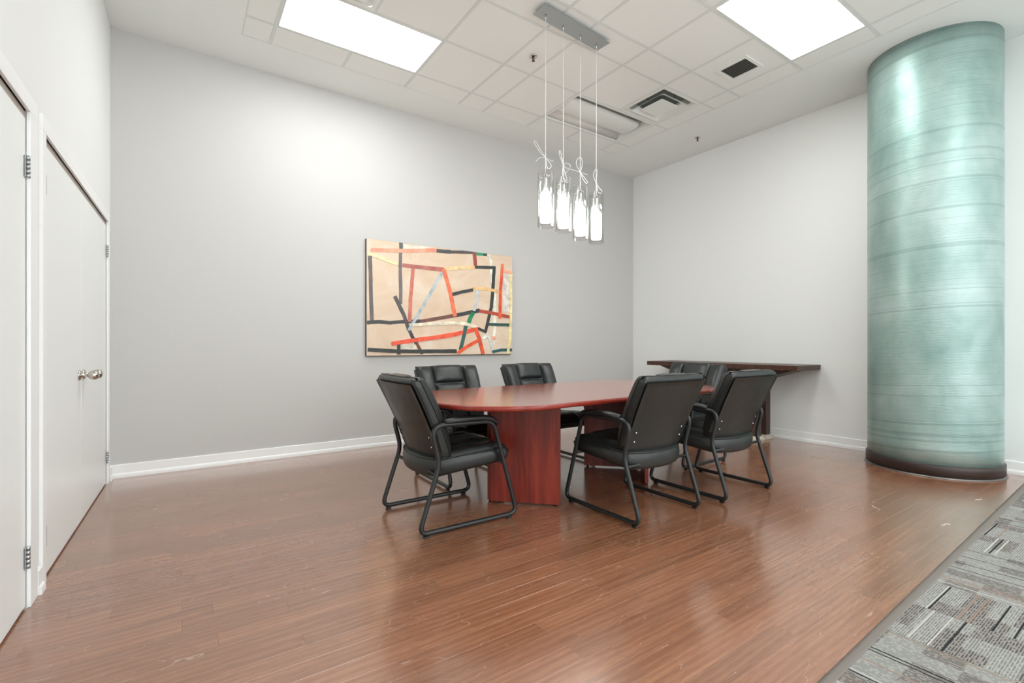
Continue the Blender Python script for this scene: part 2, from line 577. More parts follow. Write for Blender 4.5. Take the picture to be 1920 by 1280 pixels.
for i in range(-4, 6):
    for j in range(0, 2):
        x0, x1 = 2.216 + i * CT, min(2.216 + (i + 1) * CT, XR)
        if x0 > XR - 0.05 or (j == 1 and i < -1):
            continue
        yA = 0.0 if j == 0 else -CT
        far = ((x0, yc(x0)), (x1, yc(x1))) if j == 0 else ((x0, 0.0), (x1, 0.0))
        cx, cy = (x0 + x1) / 2, (yA + 0.35)
        turned = (i + j) % 2
        pts = [(x0 + 0.0006, yA + 0.0006), (x1 - 0.0006, yA + 0.0006), (far[1][0] - 0.0006, far[1][1] - 0.0006), (far[0][0] + 0.0006, far[0][1] - 0.0006)]
        loc = []
        for px, py in pts:
            dx, dy = px - cx, py - cy
            loc.append((dy, -dx) if turned else (dx, dy))
        mb = MB().prism(loc, 0.0, 0.0055)
        o = mb.build('carpet_tile', 'carpet_weave', carpet_floor, (cx, cy, 0.0012), math.radians(90) if turned else 0)
# reducer strip: a low dome following the edge
mb = MB()
rings = []
for i in range(0, 24):
    x = -0.45 + i * (XR + 0.45) / 23
    a, b = yc(x), yw(x)
    rings.append([(x, a + (b - a) * t, z) for t, z in ((0, 0.0005), (0, 0.0075), (0.18, 0.0078), (0.5, 0.0115), (0.8, 0.0085), (1, 0.002), (1, 0.0005))])
mb.rings(rings)
tag(mb.build('trim_1', 'strip_vinyl'), 'grey-brown vinyl reducer strip between wood and carpet', kind='structure')

# ---- baseboards with shoe moulding
def base_profile(h=0.107):
    return [(0, 0.0), (0.024, 0.0), (0.024, 0.018), (0.021, 0.030), (0.014, 0.037), (0.0135, h - 0.004), (0.010, h), (0, h)]
def baseboard(name, pts_fn, spans, label):
    mb = MB()
    for s0, s1 in spans:
        mb.rings([[pts_fn(s, o, z) for o, z in base_profile()] for s in (s0, s1)], True, False, False)
    return tag(mb.build(name, 'white_trim_paint'), label, kind='structure')
baseboard('baseboard_back', lambda s, o, z: (s, YB - o, z), [(-0.47, XR)], 'white baseboard with shoe moulding under the grey wall')
baseboard('baseboard_right', lambda s, o, z: (XR - o, s, z), [(Y_REAR, 1.00), (1.80, YB)], 'white baseboard along the right wall')
baseboard('baseboard_left', lambda s, o, z: WL(s, o, z), [(0.03, 0.105), (2.132, 2.196), (3.34, V_END)], 'short pieces of white baseboard between the doors')

# ------------------------------------------------------------------ doors in the left wall
def hinge(parent, v, zc, dark=False):
    mb = MB()
    for q in range(5):
        a = zc - 0.046 + q * 0.0184
        mb.rings([[(WL(v, 0.005, 0)[0] + 0.0075 * math.cos(t), WL(v, 0.005, 0)[1] + 0.0075 * math.sin(t), z)
                   for t in (2 * math.pi * s / 10 for s in range(10))] for z in (a, a + 0.0172)])
    wbox(mb, v - 0.022, v + 0.022, -0.001, 0.0012, zc - 0.045, zc + 0.045)
    return mb.build('hinge', 'brushed_steel', parent)

def door_frame(parent, va, vb, near_w, far_w):
    mb = MB()
    wbox(mb, va - far_w, va, -0.139, 0.012, 0.0, DOOR_TOP)
    wbox(mb, vb, vb + near_w, -0.139, 0.012, 0.0, DOOR_TOP)
    wbox(mb, va - far_w, vb + near_w, -0.139, 0.012, DOOR_TOP, 2.127)
    fr = mb.build('door_frame', 'white_trim_paint', parent, bevel=0.002)
    mb = MB()
    wbox(mb, va, vb, -0.139, -0.052, 0.0, DOOR_TOP)
    mb.build('light_seal_panel', 'white_trim_paint', parent)  # full backing added behind the leaves to keep outside light out
    mb = MB()
    wbox(mb, va, vb, -0.050, -0.006, 2.0275, DOOR_TOP)
    mb.build('head_stop', 'stop_shaded_beige', parent)  # shade of the head gap put into the strip's beige colour
    return fr

def knob(parent, v, z):
    mb = MB()
    mb.lathe([(0.0, 0.0), (0.031, 0.0), (0.031, 0.004), (0.026, 0.010), (0.012, 0.014), (0.0078, 0.034), (0.014, 0.042), (0.024, 0.050),
              (0.0285, 0.064), (0.0275, 0.078), (0.021, 0.089), (0.010, 0.094), (0.0, 0.095)], 24, axis='x')
    return mb.build('door_knob', 'nickel', parent, WL(v, -0.004, z), WL_RZ)

door2 = tag(empty('door_2'), 'white double door with two chrome knobs near the grey wall', kind='structure')
door_frame(door2, D2A, D2B, 0.062, 0.075)
MEET = YB - 3.931
for va, vb, hv in ((D2A + 0.0015, MEET - 0.0018, D2A + 0.002), (MEET + 0.0018, D2B - 0.0015, D2B - 0.002)):
    mb = MB()
    wbox(mb, va, vb, -0.045, -0.004, 0.010, 2.026)
    leaf = mb.build('door_leaf', 'door_paint', door2, bevel=0.002)
    for zc in (1.826, 0.212):
        hinge(leaf, hv, zc)
    knob(leaf, MEET + (0.068 if va > 1 else -0.062), 0.906)

door1 = tag(empty('door_1'), 'white flush door at the left edge of the picture', kind='structure')
door_frame(door1, D1A, D1B, 0.075, 0.105)
mb = MB()
wbox(mb, D1A + 0.0015, D1B - 0.0015, -0.045, -0.004, 0.010, 2.026)
leaf = mb.build('door_leaf', 'door_paint', door1, bevel=0.002)
for zc in (1.826, 0.212):
    hinge(leaf, D1A + 0.004, zc)
knob(leaf, D1B - 0.07, 0.906)

# ------------------------------------------------------------------ ceiling
UX = [-0.36, 0, 1, 2, 3, 3.5, 4.5, 5.5, 6.5, 6.895]
VY = [0.475, 0, -1, -2, -2.5, -3.5, -4.5, -5.5]
def gx(u): return GX0 + GM * u
def gy(v): return GY0 + GM * v
CX0, CX1, CY0, CY1 = gx(UX[0]), gx(UX[-1]), gy(VY[-1]), gy(VY[0])
mb = MB()
mb.box(-0.7, XR + 0.14, CY1, YB + 0.14, H, H + 0.16)
mb.box(-0.7, XR + 0.14, Y_REAR, CY0, H, H + 0.16)
mb.box(-0.7, CX0, CY0, CY1, H, H + 0.16)
mb.box(CX1, XR + 0.14, CY0, CY1, H, H + 0.16)
mb.box(CX0, CX1, CY0, CY1, H + 0.14, H + 0.16)  # unseen lid added over the grid to block light from above
ceiling = tag(mb.build('ceiling', 'ceiling_paint'), 'white ceiling with a lay-in tile grid inside a plain border', kind='structure')

LIT = [(0, 2, -1, 0), (4.5, 6.5, -4.5, -3.5)]
UNLIT = (4.5, 6.5, -1, 0)
DIFFS = [(5.5, 6.5, -2, -1), (0, 1, -2, -1)]
taken = LIT + [UNLIT] + DIFFS
def inside(cell, big):
    return cell[0] >= big[0] - 1e-6 and cell[1] <= big[1] + 1e-6 and cell[2] >= big[2] - 1e-6 and cell[3] <= big[3] + 1e-6
tile_cache = {}
for a, b in zip(UX, UX[1:]):
    for t, s in zip(VY, VY[1:]):
        if any(inside((a, b, s, t), q) for q in taken):
            continue
        w, d = (b - a) * GM - 0.006, (t - s) * GM - 0.006
        key = (round(w, 4), round(d, 4))
        if key not in tile_cache:
            tile_cache[key] = MB().box(-w / 2, w / 2, -d / 2, d / 2, 0.0, 0.014).mesh('ceiling_tile', 'ceiling_tile')
        place('ceiling_tile', tile_cache[key], ceiling, (gx((a + b) / 2), gy((s + t) / 2), H + 0.0035))
TW = 0.012
tee_cache = {}
def tee(length, along, loc):
    key = (round(length, 3), along)
    if key not in tee_cache:
        l = length / 2
        mb = MB()
        if along == 'x':
            mb.box(-l, l, -TW, TW, 0, 0.002).box(-l, l, -0.001, 0.001, 0.002, 0.03)
        else:
            mb.box(-TW, TW, -l, l, 0, 0.002).box(-0.001, 0.001, -l, l, 0.002, 0.03)
        tee_cache[key] = mb.mesh('tee_bar', 'tee_white')
    place('tee_bar', tee_cache[key], ceiling, loc)
for v in VY[1:-1]:
    tee(CX1 - CX0, 'x', ((CX0 + CX1) / 2, gy(v), H + 0.0004))
for u in UX[1:-1]:
    for t, s in zip(VY, VY[1:]):
        if any(q[0] < u < q[1] and q[2] <= s + 1e-6 and q[3] >= t - 1e-6 for q in taken):
            continue
        tee((t - s) * GM - 2 * TW, 'y', (gx(u), gy((s + t) / 2), H + 0.0004))
mb = MB()
mb.box(CX0, CX1, CY1 - 0.010, CY1, H + 0.0006, H + 0.003).box(CX0, CX1, CY0, CY0 + 0.010, H + 0.0006, H + 0.003)
mb.box(CX0, CX0 + 0.010, CY0 + 0.01, CY1 - 0.01, H - 0.001, H + 0.003).box(CX1 - 0.010, CX1, CY0 + 0.01, CY1 - 0.01, H - 0.001, H + 0.003)
mb.build('wall_angle', 'tee_white', ceiling)

# ---- lit troffers, plus added unseen fill panels
def troffer(x0, x1, y0, y1, z, label, group='lit ceiling troffers'):
    root = tag(empty('ceiling_light', ((x0 + x1) / 2, (y0 + y1) / 2, z)), label, 'ceiling light', group)
    w, d = (x1 - x0) / 2 - 0.010, (y1 - y0) / 2 - 0.010
    f = 0.012
    mb = MB()
    mb.box(-w, w, -d, -d + f, -0.001, 0.03).box(-w, w, d - f, d, -0.001, 0.03)
    mb.box(-w, -w + f, -d + f, d - f, -0.001, 0.03).box(w - f, w, -d + f, d - f, -0.001, 0.03)
    mb.build('frame', 'tee_white', root)
    MB().box(-w + f, w - f, -d + f, d - f, 0.002, 0.010).build('diffuser', 'troffer_glow', root)
    return root
troffer(gx(0), gx(2), gy(-1), gy(0), H, 'bright rectangular ceiling light panel nearest the grey wall')
troffer(gx(4.5), gx(6.5), gy(-4.5), gy(-3.5), H, 'bright rectangular ceiling light panel beside the teal column')
for x0, y0, wh in ((gx(0), -0.9, 'first on the door side'), (gx(4.5), -0.9, 'first on the column side'), (gx(0), -2.7, 'second on the door side'), (gx(4.5), -2.7, 'second on the column side')):  # unseen panels added as extra fill light for the room
    troffer(x0, x0 + 1.22, y0, y0 + 0.61, H - 0.032, 'added unseen lit ceiling panel over the carpet behind the camera, ' + wh, 'added fill panels behind the camera')

# ---- unlit recessed troffer with a basket
x0, x1, y0, y1 = gx(4.5) + 0.011, gx(6.5) - 0.011, gy(-1) + 0.011, gy(0) - 0.011
root = tag(empty('recessed_light_fixture', ((x0 + x1) / 2, (y0 + y1) / 2, H)),
           'unlit white recessed light fixture with curved centre basket in the ceiling', 'light fixture')
hw, hd = (x1 - x0) / 2, (y1 - y0) / 2
mb = MB()
prof = []
for q in range(17):
    t = -1 + 2 * q / 16
    prof.append((t * (hd - 0.018), 0.012 + 0.085 * math.sin(math.acos(min(1, abs(t)))) ** 0.7))
rings = []
for sx in (-hw + 0.018, hw - 0.018):
    rings.append([(sx, y, z) for y, z in prof] + [(sx, y, z + 0.004) for y, z in reversed(prof)])
mb.rings(rings, True, False, True)
mb.build('reflector', 'reflector_white', root)
mb = MB()
f = 0.018
mb.box(-hw, hw, -hd, -hd + f, 0, 0.02).box(-hw, hw, hd - f, hd, 0, 0.02)
mb.box(-hw, -hw + f, -hd + f, hd - f, 0, 0.12).box(hw - f, hw, -hd + f, hd - f, 0, 0.12)
mb.build('frame', 'vent_white', root)
mb = MB()
rings = []
for sx, k in ((-hw + 0.055, 0.35), (-hw + 0.06, 0.85), (-hw + 0.085, 1.0), (hw - 0.085, 1.0), (hw - 0.06, 0.85), (hw - 0.055, 0.35)):
    ring = []
    for q in range(13):
        t = math.pi * q / 12
        ring.append((sx, 0.15 * k * math.cos(t), 0.062 - 0.052 * k * math.sin(t) ** 0.6))
    ring += [(sx, -0.14 * k, 0.066), (sx, 0.14 * k, 0.066)]
    rings.append(ring)
mb.rings(rings)
mb.build('basket', 'vent_white', root)

# ---- square supply diffusers
def diffuser(cell, label, hangers=True):
    cx, cy = gx((cell[0] + cell[1]) / 2), gy((cell[2] + cell[3]) / 2)
    root = tag(empty('air_diffuser', (cx, cy, H)), label, 'air vent', 'square air diffusers')
    hw = GM / 2 - 0.010
    def frustum(mb, s0, z0, s1, z1, r=0.03):
        a = [(x, y, z0) for x, y in rounded_rect(s0, s0, r)]
        b = [(x, y, z1) for x, y in rounded_rect(s1, s1, r)]
        mb.rings([a, b], False)
    mb = MB()
    frustum(mb, hw, -0.001, hw, 0.004, 0.004)
    frustum(mb, hw, -0.001, 0.262, -0.001, 0.004)
    frustum(mb, 0.262, -0.001, 0.238, 0.018)
    frustum(mb, 0.238, 0.018, 0.215, 0.075)
    mb.build('frame', 'vent_white', root)
    mb = MB().box(-0.215, 0.215, -0.215, 0.215, 0.075, 0.09)
    mb.build('throat', 'throat_dark', root)
    mb = MB()
    for o, i_, zo, zi in ((0.222, 0.160, -0.014, 0.020),):
        frustum(mb, o, zo, i_, zi); frustum(mb, o, zo - 0.002, o, zo); frustum(mb, i_, zi, o - 0.004, zo - 0.002)
    mb.build('outer_cone', 'vent_white', root)
    mb = MB()
    a = rounded_rect(0.142, 0.142, 0.012)
    mb.rings([[(x, y, -0.018) for x, y in a], [(x, y, -0.012) for x, y in a], [(x * 0.6, y * 0.6, 0.02) for x, y in a]])
    mb.build('centre_plate', 'vent_white', root)
    for qx, qy in ((0, 0.205), (0.205, 0), (0, -0.205), (-0.205, 0)) if hangers else ():
        MB().box(qx - 0.008, qx + 0.008, qy - 0.008, qy + 0.008, 0.0, 0.07).build('hanger', 'grille_metal', root)
    return root
diffuser(DIFFS[0], 'square white stepped air diffuser beside the unlit recessed fixture')
diffuser(DIFFS[1], 'square air diffuser cut by the top edge, next to the left light panel', False)

# ---- return grille
gcx, gcy = 4.317, 2.500
root = tag(empty('return_grille', (gcx, gcy, H)), 'small dark slatted return grille in a ceiling tile', 'air vent')
a, b = 0.150, 0.156
ia, ib = 0.111, 0.122
mb = MB()
for bx in ((-a, a, -b, -ib), (-a, a, ib, b), (-a, -ia, -ib, ib), (ia, a, -ib, ib)):
    mb.box(*bx, -0.006, 0.003)
mb.build('frame', 'vent_white', root, bevel=0.002)
MB().box(-ia, ia, -ib, ib, 0.001, 0.003).build('backing', 'vent_dark', root)
sl = MB()
sl.hexa([(-ia, -0.002, -0.0055), (ia, -0.002, -0.0055), (ia, 0.0, -0.0055), (-ia, 0.0, -0.0055)],
        [(-ia, 0.007, 0.0008), (ia, 0.007, 0.0008), (ia, 0.009, 0.0008), (-ia, 0.009, 0.0008)])
slm = sl.mesh('slat', 'grille_metal')
for q in range(11):
    place('slat', slm, root, (0, -ib + 0.012 + q * 0.0218, 0))

# ---- sprinkler heads
def sprinkler(x, y, label):
    root = tag(empty('sprinkler_head', (x, y, H)), label, 'sprinkler', 'ceiling sprinklers')
    MB().lathe([(0.0, 0.001), (0.036, 0.001), (0.034, -0.004), (0.016, -0.008), (0.014, -0.002), (0.0, -0.002)], 24).build('escutcheon', 'chrome', root)
    MB().lathe([(0.0, -0.004), (0.010, -0.004), (0.010, -0.018), (0.005, -0.022), (0.005, -0.034), (0.0, -0.034)], 14).build('body', 'copper', root)
    mb = MB()
    for s in (-1, 1):
        mb.tube([(0.009 * s, 0, -0.016), (0.013 * s, 0, -0.028), (0.004 * s, 0, -0.040)], 0.0022, 6)
    mb.build('yoke', 'copper', root)
    MB().lathe([(0.0, -0.040), (0.015, -0.040), (0.015, -0.042), (0.0, -0.042)], 14).build('deflector', 'copper', root)
sprinkler(2.615, 3.449, 'small sprinkler head in a ceiling tile left of the pendant canopy')
sprinkler(5.331, 3.63, 'small sprinkler head in the plain ceiling border above the right wall')

# ------------------------------------------------------------------ round column
CCX, CCY, CR = 5.544, 1.410, 0.461
col = tag(empty('round_column', (CCX, CCY, 0)), 'large round column painted metallic teal with a dark brown base band', 'column')
mb = MB()
NS = 96
rings = []
for z in [0.09 + (H - 0.09) * i / 24 for i in range(25)]:
    rings.append([(CR * math.cos(2 * math.pi * q / NS), CR * math.sin(2 * math.pi * q / NS), z) for q in range(NS)])
mb.rings(rings, True)
mb.build('shaft', 'teal_metallic', col)
mb = MB()
mb.lathe([(CR - 0.01, 0.0), (CR + 0.013, 0.0), (CR + 0.013, 0.096), (CR + 0.009, 0.101), (CR - 0.01, 0.101)], NS)
mb.build('base_band', 'brown_band', col)
mb = MB()
mb.lathe([(CR + 0.008, 0.0), (CR + 0.024, 0.0), (CR + 0.024, 0.004), (CR + 0.019, 0.010), (CR + 0.012, 0.013), (CR + 0.008, 0.013)], NS)
mb.build('base_trim', 'trim_steel', col)

# ------------------------------------------------------------------ conference table
TX, TY, TZ = 2.565, 2.835, 0.737
table = tag(empty('conference_table', (TX, TY, 0)), 'reddish mahogany racetrack conference table on V-shaped panel bases', 'table')
mb = MB()
out = rounded_rect(1.285, 0.615, 0.50, 16)
def scaled(d):
    return rounded_rect(1.285 - d, 0.615 - d, 0.50 - d, 16)
rings = [[(x, y, z) for x, y in scaled(d)] for d, z in ((0.010, TZ - 0.030), (0.002, TZ - 0.027), (0.0, TZ - 0.018), (0.0, TZ - 0.010), (0.003, TZ - 0.003), (0.009, TZ - 0.0006))]
mb.rings(rings, True)
edge = mb.build('table_edge', 'mahogany_edge', table, rz=math.radians(1.0))
mb = MB()
mb.prism(scaled(0.0088), TZ - 0.006, TZ)
mb.build('table_top', 'mahogany_top', table, rz=math.radians(1.0))
# two V bases: each of two panels meeting at the outer apex
def panel(p, q, t=0.028):
    p, q = Vector(p), Vector(q)
    d = (q - p).normalized(); nn = Vector((-d.y, d.x)) * (t / 2)
    c = (p + q) / 2
    l = (q - p).length / 2
    mb = MB().box(-l, l, -t / 2, t / 2, 0.012, TZ - 0.030)
    return mb.build('base_panel', 'mahogany_base', table, (c.x, c.y, 0), math.atan2(d.y, d.x), bevel=0.0015)
for s in (-1, 1):
    apex = (s * 0.788 - 0.014, 0.0)
    for q in (-1, 1):
        panel((apex[0] - s * 0.010, q * 0.010), (s * 0.439 - 0.014, q * 0.352))
        for px, py in ((s * 0.46 - 0.014, q * 0.33), (s * 0.75 - 0.014, q * 0.04)):
            MB().lathe([(0.0, 0.0), (0.012, 0.0), (0.012, 0.008), (0.008, 0.013), (0.0, 0.013)], 12).build('glide', 'black_plastic', table, (px, py, 0))

# ------------------------------------------------------------------ guest chair with sled frame
def chair_spine(t):
    pts = [(-0.193, 0.395), (-0.214, 0.47), (-0.238, 0.56), (-0.276, 0.665), (-0.322, 0.775), (-0.366, 0.875)]
    f = max(-0.12, min(1.12, t)) * (len(pts) - 1)
    i = max(0, min(len(pts) - 2, int(math.floor(f))))
    k = f - i
    p0 = Vector(pts[max(i - 1, 0)]); p1 = Vector(pts[i]); p2 = Vector(pts[i + 1]); p3 = Vector(pts[min(i + 2, len(pts) - 1)])
    if 0 <= k <= 1:
        return 0.5 * ((2 * p1) + (p2 - p0) * k + (2 * p0 - 5 * p1 + 4 * p2 - p3) * k * k + (3 * p1 - p0 - 3 * p2 + p3) * k ** 3)
    return p1 + (p2 - p1) * k
def chair_halfwidth(t):
    pts = [0.246, 0.268, 0.279, 0.286, 0.292, 0.296]
    f = max(0, min(1, t)) * 5; i = min(4, int(f)); k = f - i
    return pts[i] * (1 - k) + pts[i + 1] * k
def BP(s, t, d):
    """point on the backrest: s across (-1..1), t up (0..1), d forward from the rear face"""
    c = chair_spine(t); e = chair_spine(t + 0.02) - chair_spine(t - 0.02)
    e.normalize()
    ny, nz = e.y, -e.x
    bow = (0.050 - 0.034 * t) * s * s
    sag = -0.022 * (1 - s * s) * max(0, 1 - t * 2.2)
    return (s * chair_halfwidth(t), c.x + bow + d * ny, c.y + d * nz + sag)

def pillow(mb, s0, s1, t0, t1, base, h, nu=14, nv=16, p=5.0, fn=None, wr=0.0):
    """a padded panel: sheet that bulges between its seams"""
    fn = fn or BP
    vs = []
    for j in range(nv + 1):
        for i in range(nu + 1):
            u, v = -1 + 2 * i / nu, -1 + 2 * j / nv
            u = math.copysign(abs(u) ** 0.7, u); v = math.copysign(abs(v) ** 0.7, v)
            b = ((1 - abs(u) ** p) * (1 - abs(v) ** p)) ** 0.5
            wob = wr * math.sin(9 * u + 2 * v) * math.sin(11 * v + u) * b
            s = s0 + (s1 - s0) * (u + 1) / 2; t = t0 + (t1 - t0) * (v + 1) / 2
            vs.append(fn(s, t, base + h * b + wob - (0.012 if b < 1e-6 else 0)))
    fs = []
    w = nu + 1
    for j in range(nv):
        for i in range(nu):
            fs.append((j * w + i, j * w + i + 1, (j + 1) * w + i + 1, (j + 1) * w + i))
    return mb.add(vs, fs, True)

def seat_outline(inset, n=10):
    hw, yf, yr = 0.262 - inset, 0.330 - inset, -0.172 + inset * 0.3
    out = []
    r = 0.05
    for cx, a0 in ((hw - r, 0), (-hw + r, 90)):
        for k in range(n + 1):
            q = math.radians(a0 + 90 * k / n)
            out.append((cx + r * math.cos(q), yf - r + r * math.sin(q)))
    m_ = 22
    for k in range(m_ + 1):
        x = -hw + 2 * hw * k / m_
        u = x / hw
        out.append((x, yr - (0.072 - inset * 0.3) * (1 - u * u) ** 0.8))
    return out
def seat_z(y, z):
    return z + 0.075 * (y - 0.08) + (-0.035 * max(0, (y - 0.22) / 0.11) ** 2 if z > 0.41 else 0.0)

def make_chair():
    c = empty('guest_chair')
    SF = 'black_leather'
    # --- backrest shell
    mb = MB()
    rings = []
    ts = [(-0.03, 0.80, 0.35), (-0.015, 0.94, 0.8), (0.0, 1.0, 1.0)] + [(q / 10, 1, 1) for q in range(1, 10)] + [(0.965, 1.0, 1.0), (1.0, 0.975, 0.92), (1.018, 0.94, 0.7), (1.026, 0.88, 0.35)]
    for t, kw, kd in ts:
        ring = []
        D = 0.066 - 0.012 * max(0, t)
        pr = rounded_rect(1.0, D / 2 * kd, min(0.018, D / 2 * kd * 0.9), 4)
        # corner radius measured in metres along s: rescale
        for x, y in pr:
            s = math.copysign(1 - (1 - abs(x)) / 0.27, x) if abs(x) > 0.9 else x
            ring.append(BP(s * kw, t, y + D / 2))
        # subdivide the long flat rear and front for the bow
        full = []
        n = len(ring)
        for i in range(n):
            a, b = ring[i], ring[(i + 1) % n]
            full.append(a)
            if abs(a[0] - b[0]) > 0.2:
                sa, sb = a[0] / chair_halfwidth(t), b[0] / chair_halfwidth(t)
                d = D / 2 + (D / 2 * kd if i < n / 2 - 1 else -D / 2 * kd)
                for k in range(1, 12):
                    full.append(BP(sa + (sb - sa) * k / 12, t, d))
        rings.append(full)
    mb.rings(rings, True)
    back = mb.build('backrest', SF, c)
    mb = MB()
    pillow(mb, -0.97, 0.97, -0.005, 0.985, -0.003, -0.0075, 16, 16, 10)
    mb.build('rear_panel', SF, back)
    # --- front padding: centre pads and side bolsters
    for t0, t1 in ((0.10, 0.44), (0.44, 0.72), (0.72, 1.03)):
        mb = MB(); pillow(mb, -0.52, 0.52, t0, t1, 0.048, 0.050, 14, 12, 4, wr=0.003)
        mb.build('back_pad', SF, back)
    for s in (-1, 1):
        mb = MB(); pillow(mb, min(s * 0.50, s * 0.995), max(s * 0.50, s * 0.995), 0.03, 1.03, 0.048, 0.056, 10, 26, 3.5, wr=0.003)
        mb.build('side_bolster', SF, back)
        mb = MB()
        mb.tube([BP(s * 0.995, q / 20 * 0.99, 0.060 - 0.012 * q / 20) for q in range(21)], 0.0042, 6)
        mb.tube([BP(s * 0.985, q / 20 * 0.985, 0.0) for q in range(21)], 0.0035, 6)
        mb.build('piping', SF, back)
    # --- seat
    mb = MB()
    levels = [(0.335, 0.060), (0.334, 0.028), (0.342, 0.010), (0.358, 0.0), (0.395, -0.005), (0.425, 0.0), (0.440, 0.010), (0.448, 0.030), (0.449, 0.060)]
    mb.rings([[(x, y, seat_z(y, z)) for x, y in seat_outline(i)] for z, i in levels], True)
    seat = mb.build('seat', SF, c)
    def SP(s, t, d):
        x = s * 0.256
        yr = -0.18 - 0.05 * (1 - s * s)
        y = yr + (0.325 - yr) * t
        return (x, y, seat_z(y, 0.44) + d)
    mb = MB(); pillow(mb, -0.56, 0.56, 0.02, 0.985, 0.004, 0.032, 14, 18, 5, SP, 0.004)
    mb.build('seat_pad', SF, seat)
    for s in (-1, 1):
        mb = MB(); pillow(mb, min(s * 0.55, s * 0.985), max(s * 0.55, s * 0.985), 0.02, 0.985, 0.002, 0.026, 8, 20, 4, SP, 0.002)
        mb.build('side_bolster', SF, seat)
    mb = MB()
    mb.tube([(x, y, seat_z(y, 0.441)) for x, y in seat_outline(0.004)], 0.0042, 6, True)
    mb.build('piping', SF, seat)
    # --- sled side frames with arms
    for s in (-1, 1):
        X = s * 0.297
        loop = [(X, -0.316, 0.0245), (X, -0.188, 0.405), (X, -0.246, 0.630), (X, 0.176, 0.622), (X, 0.352, 0.0245)]
        pts = fillet(loop, [0.062, 0.05, 0.092, 0.062, 0.062], True, 7)
        frame = MB().tube(pts, 0.0142, 10, True).build('side_frame', 'black_metal', c)
        mb = MB()
        path = [(X, -0.158, 0.641), (X, -0.150, 0.645), (X, -0.08, 0.651), (X, 0.02, 0.653), (X, 0.10, 0.650), (X, 0.155, 0.640), (X, 0.190, 0.618), (X, 0.203, 0.598)]
        rad = [0.4, 0.8, 1, 1, 1, 1, 0.85, 0.5]
        rr = []
        for i, p in enumerate(path):
            a = Vector(path[max(i - 1, 0)]); b = Vector(path[min(i + 1, len(path) - 1)])
            t = (b - a).normalized(); nrm = Vector((1, 0, 0)).cross(t)
            rr.append([Vector(p) + Vector((1, 0, 0)) * (0.029 * rad[i] * math.copysign(abs(math.cos(q)) ** 0.75, math.cos(q))) + nrm * (0.017 * rad[i] * math.copysign(abs(math.sin(q)) ** 0.75, math.sin(q)))
                       for q in (2 * math.pi * k / 16 for k in range(16))])
        mb.rings(rr)
        mb.build('arm_pad', SF, c)
        # bracket bolted to the rear of the back
        mb = MB()
        pl = [(s * 0.205, 0.478), (s * 0.300, 0.470), (s * 0.300, 0.555), (s * 0.225, 0.572), (s * 0.205, 0.555)]
        def ry(x, z):
            t = (z - 0.395) / 0.467
            return BP(x / 0.262, t, 0)[1]
        v = [(x, ry(x, z) - 0.019, z) for x, z in pl] + [(x, ry(x, z) - 0.013, z) for x, z in pl]
        n = len(pl)
        mb.add(v, [tuple(range(n)), tuple(range(2 * n - 1, n - 1, -1))] + [(k, (k + 1) % n, n + (k + 1) % n, n + k) for k in range(n)])
        br = mb.build('bracket', 'black_metal', c)
        for z in (0.490, 0.548):
            MB().lathe([(0.0, 0.0), (0.0075, 0.0), (0.0062, -0.004), (0.0, -0.0055)], 10, axis='y').build('bolt', 'bolt_steel', br, (s * 0.222, ry(s * 0.222, z) - 0.019, z))
        for y in (-0.272, 0.292):
            MB().box(X - 0.012, X + 0.012, y - 0.016, y + 0.016, 0.0, 0.013).build('glide', 'black_plastic', c, bevel=0.003)
    for y, z in ((-0.207, 0.345), (0.252, 0.352)):
        MB().tube([(-0.297, y, z), (0.297, y, z)], 0.010, 8).build('cross_bar', 'black_metal', c)
    return c

def copy_tree(o, parent=None):
    k = o.copy(); COL.objects.link(k); k.parent = parent
    for ch in list(o.children):
        copy_tree(ch, k)
    return k

chairs = [
    ((1.412, 2.80), -90, 'black leather sled-base armchair at the left end of the table, back to the doors'),
    ((2.528, 2.215), 0, 'black leather armchair on the near side beside the front table leg, back to the camera'),
    ((3.380, 2.178), 0, 'black leather armchair seen from behind, nearest the teal column'),
    ((3.930, 2.885), 90, 'black leather armchair at the far right end of the table, before the console'),
    ((1.950, 3.538), 180, 'black leather armchair across the table, directly below the painting'),
    ((2.838, 3.538), 180, 'black leather armchair across the table, just right of the painting'),
]
proto = make_chair()
for i, ((x, y), a, lab) in enumerate(chairs):
    o = proto if i == 0 else copy_tree(proto)
    o.location = (x, y, 0); o.rotation_euler = (0, 0, math.radians(a))
    tag(o, lab, 'chair', 'guest chairs around the conference table')

